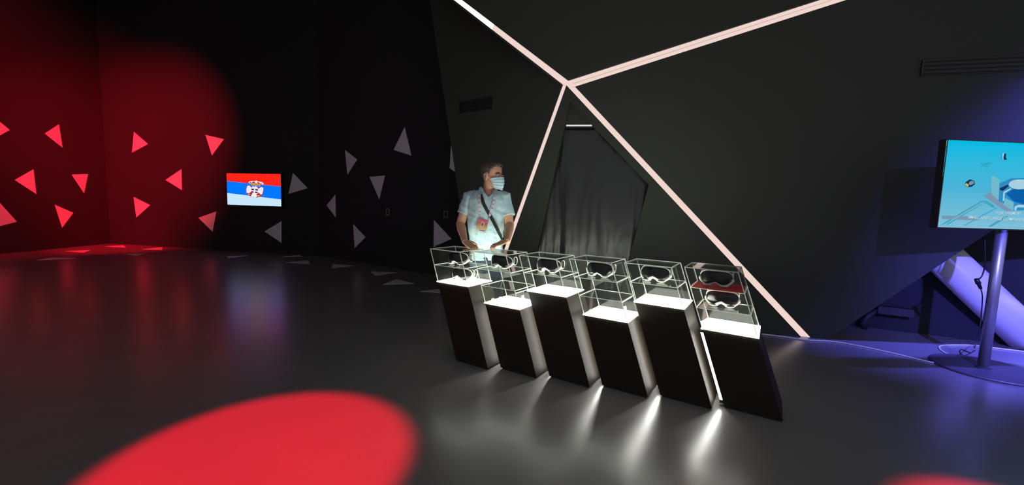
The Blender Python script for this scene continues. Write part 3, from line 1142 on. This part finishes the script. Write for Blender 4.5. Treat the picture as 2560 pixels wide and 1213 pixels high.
def head_ring(z, rx, ry, cy, n=32, grow=0.0):
    out = []
    for k in range(n):
        a = 2 * math.pi * k / n
        c, s = math.cos(a), math.sin(a)
        out.append(V(((rx + grow) * math.copysign(abs(c) ** .92, c), cy + (ry + grow) * math.copysign(abs(s) ** .92, s), z)))
    return out


def hand(bm, wrist, d, upv, thumb, curl=0.35):
    """palm and five fingers; d towards the fingertips, thumb = sideways direction of the thumb"""
    d = d.normalized()
    s = (thumb - d * thumb.dot(d)).normalized()
    u = s.cross(d)
    if u.dot(upv) < 0:
        u = -u
    # palm
    rings = []
    for t, w, h_ in ((-.015, .026, .021), (.02, .033, .018), (.05, .040, .016), (.085, .041, .013), (.095, .038, .010)):
        c = wrist + d * t
        rings.append([c + s * (w * math.cos(2 * math.pi * k / 14)) + u * (h_ * math.sin(2 * math.pi * k / 14)) for k in range(14)])
    loft(bm, rings)
    for off, ln, r in ((.029, .070, .0088), (.0095, .078, .0092), (-.0105, .073, .0088), (-.029, .056, .0080)):
        b0 = wrist + d * .075 + s * off * .95
        b1 = wrist + d * .093 + s * off
        spread = (d + s * off * 2.4).normalized()
        k1 = b1 + spread * ln * .45 + u * .006
        k2 = k1 + (spread * math.cos(curl) - u * math.sin(curl)) * ln * .32
        k3 = k2 + (spread * math.cos(curl * 1.7) - u * math.sin(curl * 1.7)) * ln * .26
        tube(bm, [b0, b1 + u * .002, k1, k2, k3, k3 + (k3 - k2).normalized() * .006], [r * 1.05, r * 1.1, r, r * .93, r * .84, r * .5], 10)
    t0 = wrist + d * .022 + s * .022
    t1 = t0 + (d * .6 + s * .75 - u * .1).normalized() * .036
    t2 = t1 + (d * .85 + s * .45 - u * .25).normalized() * .030
    t3 = t2 + (d * .95 + s * .2 - u * .3).normalized() * .024
    tube(bm, [t0, t1, t2, t3, t3 + (t3 - t2).normalized() * .005], [.015, .0125, .0108, .0095, .005], 10)


bm = bmesh.new()
loft(bm, [[HR @ p for p in head_ring(*r)] for r in head_rings])
# nose, brow, ears, jaw
nose = [((0, -.083, .002), .010), ((0, -.096, -.014), .012), ((0, -.102, -.028), .012), ((0, -.097, -.038), .011)]
tube(bm, [HR @ V(p) for p, r in nose], [r for p, r in nose], 10)
tube(bm, [HR @ V((x, -.088 + 14 * x * x, .010)) for x in (-.05, -.025, 0, .025, .05)], [.007, .010, .009, .010, .007], 8)
for sx in (-1, 1):
    em = HR @ Matrix.Translation((sx * .073, .012, -.010)) @ Matrix.Rotation(sx * .35, 4, 'Z') @ Matrix.Rotation(.15, 4, 'X')
    ring_pts = [em @ V((sx * .006, .016 * math.cos(2 * math.pi * k / 16), .031 * math.sin(2 * math.pi * k / 16))) for k in range(16)]
    tube(bm, ring_pts, .0058, 8, closed=True)
    bb_ = bmesh.new()
    ball(bb_, (0, 0, 0), (.007, .017, .030))
    for v in bb_.verts:
        v.co = em @ v.co
    tmp = bpy.data.meshes.new('t')
    bb_.to_mesh(tmp)
    bb_.free()
    bm.from_mesh(tmp)
    bpy.data.meshes.remove(tmp)
# neck, chest core, arms
nk_top = HR @ V((0, .022, -.055))
tube(bm, [neck_b + V((0, .02, -.10)), neck_b + V((0, .015, -.03)), neck_b.lerp(nk_top, .45) + V((0, .008, 0)), nk_top, nk_top + V((0, .004, .05))], [(.075, .085), (.064, .066), (.058, .060), (.058, .060), (.055, .055)], 20)
ball(bm, at_y(1222, 492, MY - .012), (.055, .055, .07), 16, 10)
chest = neck_b + V((0, .03, -.13))
tube(bm, [Rs, chest.lerp(Rs, .5), chest, chest.lerp(Ls, .5), Ls], [.05, .07, .085, .07, .05], 16)


def arm(sh, el, wr):
    m1 = sh.lerp(el, .5)
    f1, f2 = el.lerp(wr, .28), el.lerp(wr, .65)
    tube(bm, [sh, m1, sh.lerp(el, .85), el, f1, f2, wr, wr + (wr - f2).normalized() * .015], [.052, .047, .042, .041, .043, .035, (.026, .030), (.024, .028)], 16)


arm(Rs, Re, Rw)
arm(Ls, Le, Lw_)
hand(bm, Rw, V((.70, -.55, -.42)), UPZ, V((.45, .75, .35)), .45)
hand(bm, Lw_, V((-.88, -.30, -.38)), UPZ, V((-.2, .9, .2)), .45)
body = build('body', remeshed(bm, .0038, 2), M_skin, man, smooth=True)

# hair: cap over the skull with a cut hairline
bm = bmesh.new()
NH = 128
hr = []
zs = [-.085 + i * .004 for i in range(51)] + [.119, .123, .127, .130]


def ring_at(z):
    R_ = head_rings
    if z >= .121:
        q = max(0.0, (.1315 - z) / .0105)
        return (.014 * q + .001, .02 * q + .001, .008)
    for a, b in zip(R_[:-1], R_[1:]):
        if a[0] <= z <= b[0]:
            t = (z - a[0]) / (b[0] - a[0])
            return tuple(a[j] + (b[j] - a[j]) * t for j in (1, 2, 3))
    return R_[0][1:]


for z in zs:
    rx, ry, cy = ring_at(z)
    hr.append([bm.verts.new(p) for p in head_ring(z + (.004 if z > .08 else 0), rx, ry, cy, NH, .0065 + (.005 if z > .05 else .0))])
for a, b in zip(hr[:-1], hr[1:]):
    for k in range(NH):
        bm.faces.new((a[k], a[(k + 1) % NH], b[(k + 1) % NH], b[k]))
bm.faces.new(hr[-1])


def hairline(y):
    for (y0, z0), (y1, z1) in zip([(-.2, .082), (-.085, .082), (-.06, .062), (-.035, .045), (-.018, .01), (.0, .028), (.022, .028), (.034, -.02), (.06, -.055)], [(-.085, .082), (-.06, .062), (-.035, .045), (-.018, .01), (.0, .028), (.022, .028), (.034, -.02), (.06, -.055), (.2, -.07)]):
        if y0 <= y <= y1:
            return z0 + (z1 - z0) * (y - y0) / (y1 - y0)
    return -.07


bmesh.ops.delete(bm, geom=[f for f in bm.faces if f.calc_center_median().z < hairline(f.calc_center_median().y)], context='FACES')
for v in bm.verts:
    k = noise.noise(v.co * 70) * .0022 + noise.noise(v.co * 28) * .002
    d_ = V((v.co.x, v.co.y, max(v.co.z, 0))).normalized()
    # a short raised front fringe
    fr = .010 * max(0, 1 - abs(v.co.y + .085) / .05) * (1 if v.co.z > .07 else 0)
    v.co = v.co + d_ * (k + fr)
    v.co = HR @ v.co
hair = build('hair', bm, M_hair, man, smooth=True)
so = hair.modifiers.new('thickness', 'SOLIDIFY')
so.thickness = .012
so.offset = -1

# eyes and brows
for sx in (-1, 1):
    e0 = HR @ V((sx * .031, -.0795, -.009))
    ey = build('eye', ball(bmesh.new(), e0, .0125, 16, 10), M_eye, man, smooth=True)
    fwd = (HR.to_3x3() @ V((.15, -1, -.05))).normalized()
    build('iris', ball(bmesh.new(), e0 + fwd * .0085, .0062, 12, 8), M_iris, ey, smooth=True)
    bm = tube(bmesh.new(), [HR @ V((sx * .031, -.0815, -.0015)) + (HR.to_3x3() @ V((sx * t * .016, -.012 + .006 * abs(t), -.003 * abs(t)))) for t in (-1, -.5, 0, .5, 1)], [.003, .0042, .0045, .0042, .003], 8)
    build('eyelid', bm, M_skin, ey, smooth=True)
    bm = tube(bmesh.new(), [HR @ V((sx * x, y, z)) for x, y, z in ((.013, -.098, .010), (.028, -.093, .016), (.042, -.082, .014), (.052, -.071, .007))], [.003, .0048, .0042, .002], 8)
    build('eyebrow', bm, M_brow, man, smooth=True)

# mask with pleats and ear loops
bm = bmesh.new()
MU, MV = 28, 20
gr = []
for j in range(MV + 1):
    t = j / MV
    z = -.034 - t * .098
    row = []
    for i in range(MU + 1):
        s = i / MU * 2 - 1
        a = s * math.radians(78 - 16 * t)
        bul = .006 * math.sin(math.pi * min(1, t * 1.05))
        ry = .111 - .022 * t * t + bul * (1 - s * s)
        rx = .071 - .012 * t
        pl = .0020 * math.cos(2 * math.pi * t * 4.0) * (1 - .5 * s * s)
        zz = z + (1 - t) * .014 * (1 - s * s) + t * .012 * s * s * 2.0
        cy = -.004 - .010 * t
        row.append(bm.verts.new(HR @ V(((rx + pl) * math.sin(a), cy - (ry + pl) * math.cos(a), zz))))
    gr.append(row)
for j in range(MV):
    for i in range(MU):
        bm.faces.new((gr[j][i], gr[j][i + 1], gr[j + 1][i + 1], gr[j + 1][i]))
edge_pts = [[v.co.copy() for v in gr[0]], [v.co.copy() for v in gr[-1]], [r[0].co.copy() for r in gr], [r[-1].co.copy() for r in gr]]
mask = build('face_mask', bm, M_mask, man, smooth=True)
so = mask.modifiers.new('thickness', 'SOLIDIFY')
so.thickness = .003
so.offset = 1
bm = bmesh.new()
for ep in edge_pts:
    tube(bm, ep, .0026, 8)
build('mask_binding', bm, M_maskw, mask, smooth=True)
for sx, side in ((-1, 2), (1, 3)):
    p0, p1 = edge_pts[side][1], edge_pts[side][-2]
    e1 = HR @ V((sx * .083, .022, .014))
    e2_ = HR @ V((sx * .084, .030, -.012))
    e3 = HR @ V((sx * .080, .018, -.038))
    bm = tube(bmesh.new(), spline([p0, p0.lerp(e1, .5) + (HR.to_3x3() @ V((sx * .006, 0, 0))), e1, e2_, e3, p1.lerp(e3, .5) + (HR.to_3x3() @ V((sx * .006, 0, 0))), p1], 5), .0019, 6)
    build('ear_loop', bm, M_maskw, mask, smooth=True)

# shirt
bm = bmesh.new()
tc_ = at_y(1217, 560, MY).x


def tring(px, py, rx, ry, yo=0.0, n=36, pw=.8):
    c = at_y(px, py, MY)
    out = []
    for k in range(n):
        a = 2 * math.pi * k / n
        cc, ss = math.cos(a), math.sin(a)
        out.append(c + V((rx * math.copysign(abs(cc) ** pw, cc), yo + ry * math.copysign(abs(ss) ** pw, ss), 0)))
    return out


loft(bm, [tring(1217, 650, .170, .120, .035), tring(1216, 625, .158, .116, .03), tring(1215, 600, .158, .116, .02), tring(1215, 575, .172, .118, .012), tring(1216, 548, .182, .120, .006),
          tring(1217, 520, .190, .120, .004), tring(1218, 500, .192, .112, .006), tring(1219, 488, .176, .098, .01), tring(1220, 480, .135, .080, .014), tring(1221, 475, .085, .066, .018), tring(1221, 473, .05, .045, .02)])


def sleeve(sh, el, out, t1):
    d = (el - sh).normalized()
    top = sh - d * .01
    hem = sh.lerp(el, t1)
    tube(bm, [sh.lerp(neck_b, .35) + V((0, .01, .012)), top + V((0, 0, .002)), sh.lerp(el, .3) + out * .004, hem - d * .03 + out * .006, hem + out * .006], [.062, .064, .060, .058, .060], 20)


sleeve(Rs, Re, V((-1, 0, 0)), .60)
sleeve(Ls, Le, V((1, 0, 0)), .66)
sb = remeshed(bm, .0055, 3)
for v in sb.verts:
    p = v.co
    w = .0105 * noise.noise(V((p.x * 19, p.y * 12, p.z * 5))) + .0065 * noise.noise(V((p.x * 9 + p.z * 22, p.y * 9, p.z * 5 + 3))) + .0016 * noise.noise(p * 70)
    v.co = p + v.normal * w
sb.normal_update()


def to_px(p):
    d = p - EYE
    z = d.dot(fw)
    return CX + F * d.dot(rt) / z, CY - F * d.dot(up) / z


def in_neck(p):
    x, y = to_px(p)
    if p.y > MY + .01 or y > 495:
        return False
    t = (495 - y) / 20.0
    return 1221.5 - 13.5 * t < x < 1222 + 13 * t


bvh_full = BVHTree.FromBMesh(sb)
bmesh.ops.delete(sb, geom=[v for v in sb.verts if in_neck(v.co)], context='VERTS')
bvh = BVHTree.FromBMesh(sb)
shirt = build('shirt', sb, M_shirt, man, smooth=True)


def wrap(pxs, width, lift, thick, nsub=5, bvh=bvh):
    """ribbon laid over the shirt along a path"""
    path = spline([V((x, y, 0)) for x, y in pxs], nsub)
    pos, nor = [], []
    for q in path:
        d = ray(q.x, q.y).normalized()
        h, nn, _, _ = bvh.ray_cast(EYE, d)
        if h is None:
            h = at_y(q.x, q.y, MY - .06)
            nn = V((0, -1, 0))
        pos.append(h)
        nor.append(nn)
    # smooth so that the band lies taut over the folds
    for _ in range(3):
        pos = [pos[0]] + [(pos[i - 1] + pos[i] * 2 + pos[i + 1]) / 4 for i in range(1, len(pos) - 1)] + [pos[-1]]
        nor = [nor[0]] + [(nor[i - 1] + nor[i] * 2 + nor[i + 1]).normalized() for i in range(1, len(nor) - 1)] + [nor[-1]]
    rings = []
    for i, (p, nn) in enumerate(zip(pos, nor)):
        t = (pos[min(i + 1, len(pos) - 1)] - pos[max(i - 1, 0)]).normalized()
        s = t.cross(nn).normalized() * width / 2
        q = p + nn * lift
        rings.append([q - s, q + s, q + s + nn * thick, q - s + nn * thick])
    return loft(bmesh.new(), rings), pos, nor


bm, _, _ = wrap([(1216, 494), (1216, 520), (1215, 550), (1214, 580), (1214, 600), (1215, 622)], .030, .0015, .0018)
plk = build('placket', bm, M_shirt, shirt)
for px_ in ((1217, 502), (1215, 556), (1214, 592), (1215, 612)):
    h, nn, _, _ = bvh.ray_cast(EYE, ray(*px_).normalized())
    build('button', ball(bmesh.new(), h + nn * .005, (.0052, .003, .0052), 10, 6), M_white, shirt, smooth=True)
# collar: stand with two points, open at the front
bm = bmesh.new()
rows = []
cn = neck_b + V((0, .012, .036))
for i in range(33):
    a = math.radians(-148 + 296 * i / 32)      # 0 = back of the neck
    s_, c_ = math.sin(a), math.cos(a)
    frt = max(0.0, -c_)
    base = cn + V((.074 * s_ * (1 - .12 * frt), .068 * c_ - .012 * frt, -.002 - .052 * frt))
    topp = cn + V((.068 * s_, .062 * c_ - .004 * frt, .042 - .048 * frt))
    tip = .030 * math.exp(-((abs(abs(math.degrees(a)) - 140)) / 16) ** 2)
    fold = cn + V((.090 * s_ + .018 * math.copysign(tip / .03, s_) * (tip > .005), .084 * c_ - .020 * frt, .008 - .062 * frt - tip))
    rows.append([bm.verts.new(base), bm.verts.new(topp), bm.verts.new(topp.lerp(fold, .5) + V((.006 * s_, .006 * c_, .006))), bm.verts.new(fold)])
for a, b in zip(rows[:-1], rows[1:]):
    for k in range(3):
        bm.faces.new((a[k], b[k], b[k + 1], a[k + 1]))
colr = build('collar', bm, M_collar, shirt, smooth=True)
so = colr.modifiers.new('thickness', 'SOLIDIFY')
so.thickness = .003

bm, _, _ = wrap([(1206, 472), (1208, 480), (1213, 488), (1219, 494.5), (1223, 495), (1230, 489), (1235, 481), (1237, 474)], .016, .001, .004, 5, bvh_full)
build('neck_band', bm, M_shirt, shirt)
for pts in ([(1195.5, 483), (1197.5, 471), (1203, 466.5), (1207.5, 474), (1211.5, 483), (1217, 492), (1207, 486)],
            [(1238, 469), (1243, 473), (1246.5, 488), (1237, 484.5), (1226.5, 494), (1232, 485), (1236.5, 477)]):
    q = []
    for x, y in pts:
        h, nn, _, _ = bvh_full.ray_cast(EYE, ray(x, y).normalized())
        if h is None or h.y > MY - .045:
            h = at_y(x, y, MY - .045)
        q.append(h + V((0, -.008, 0)))
    build('collar_flap', PR(q, V((0, .004, 0))), M_collar, shirt)
# cross-body strap
bm, _, _ = wrap([(1202.5, 486), (1207, 505), (1216, 524), (1226, 540), (1237, 562), (1247, 582), (1254, 598), (1259, 612)], .030, .004, .0025)
sp_ = build('cross_body_strap', bm, M_strapb, man)
# lanyard bands
lan = None
for path in ([(1198.5, 484), (1199, 500), (1199.5, 518), (1200, 535)], [(1237, 489), (1234, 505), (1230, 520), (1224, 541)]):
    bm, pos, nor = wrap(path, .019, .0085, .0016)
    lb = build('lanyard_band', bm, M_lany, man)
    n_ = len(pos)
    for k in range(5):
        i = int((k + .6) * n_ / 5.6)
        i = min(i, n_ - 2)
        t = (pos[i + 1] - pos[i]).normalized()
        s = t.cross(nor[i]).normalized()
        q = pos[i] + nor[i] * .0101
        mk = PR([q - s * .0045 - t * .006, q + s * .0045 - t * .005, q + s * .004 + t * .006, q - s * .004 + t * .005], nor[i] * .0006)
        build('printed_mark', mk, (M_lred, M_lpur)[k % 2], lb)
# badge
bc = [(1196, 545.5), (1221.5, 551), (1213.5, 583.5), (1189, 578)]
bpl = bvh.ray_cast(EYE, ray(1206, 563).normalized())[0] + V((0, -.022, 0))
bn = V((.06, -1, .10)).normalized()
bq = [on_plane(x, y, bpl, bn) for x, y in bc]


def BQ(u, v, d=0.0):
    return bq[0].lerp(bq[1], u).lerp(bq[3].lerp(bq[2], u), v) + bn * d


badge = build('badge', PR([BQ(0, 0), BQ(1, 0), BQ(1, 1), BQ(0, 1)], -bn * .003), M_white, man)


def card(name, pts, color, d=.0006):
    return build(name, PR([BQ(u, v, d) for u, v in pts], -bn * .0005), mat('badge_' + name, color, .45), badge)


def R4(u0, v0, u1, v1):
    return [(u0, v0), (u1, v0), (u1, v1), (u0, v1)]


card('pink_header', R4(0, 0, 1, .16), (.62, .10, .16))
card('header_line', R4(0, .16, 1, .185), (.75, .45, .45))
cols_ = [(.60, .11, .10), (.62, .16, .09), (.64, .24, .10), (.66, .34, .12), (.68, .46, .18), (.70, .58, .34)]
for k, c in enumerate(cols_):
    card('gradient_band', R4(0, .185 + k * .105, 1, .185 + (k + 1) * .105), c)
card('photo_frame', R4(.34, .22, .68, .58), (.75, .55, .48), .0010)
card('photo', R4(.40, .25, .62, .54), (.55, .30, .24), .0014)
card('photo_head', [(.51 + .07 * math.cos(a * math.pi / 8), .39 + .10 * math.sin(a * math.pi / 8)) for a in range(16)], (.16, .08, .07), .0018)
card('blue_bar', R4(.34, .83, .92, .88), (.03, .10, .24), .0010)
for u0, lane in ((.12, (1200, 536)), (.94, (1224, 542))):
    h = bvh.ray_cast(EYE, ray(*lane).normalized())[0] + V((0, -.011, 0))
    build('badge_clip', tube(bmesh.new(), [h, BQ(u0, .03)], .0022, 8), M_steel, badge)

# trousers, belt and shoes
bm = bmesh.new()
hip = V((tc_, MY + .04, .80))
loft(bm, [[hip + V((.158 * math.cos(a), .112 * math.sin(a), dz)) if False else hip + V((rx * math.cos(a), ry * math.sin(a), dz)) for a in [2 * math.pi * k / 28 for k in range(28)]] for dz, rx, ry in ((-.07, .165, .118), (0, .168, .120), (.07, .158, .112), (.12, .150, .108))])
for sx in (-1, 1):
    tube(bm, [hip + V((sx * .085, 0, -.02)), hip + V((sx * .09, -.005, -.20)), hip + V((sx * .10, -.015, -.38)), hip + V((sx * .105, .02, -.58)), V((tc_ + sx * .11, MY + .07, .06))], [.092, .086, .066, .058, .056], 18)
build('trousers', remeshed(bm, .009, 3), M_jeans, man, smooth=True)
for sx in (-1, 1):
    c = V((tc_ + sx * .112, MY + .02, 0))
    bm = loft(bmesh.new(), [[c + V((rx * math.cos(a), yo + ry * math.sin(a), z)) for a in [2 * math.pi * k / 20 for k in range(20)]] for z, rx, ry, yo in ((.002, .048, .135, 0), (.03, .05, .138, 0), (.055, .045, .115, .02), (.085, .038, .06, .06), (.095, .03, .05, .06))])
    build('shoe', bm, M_blackmat, man, smooth=True)
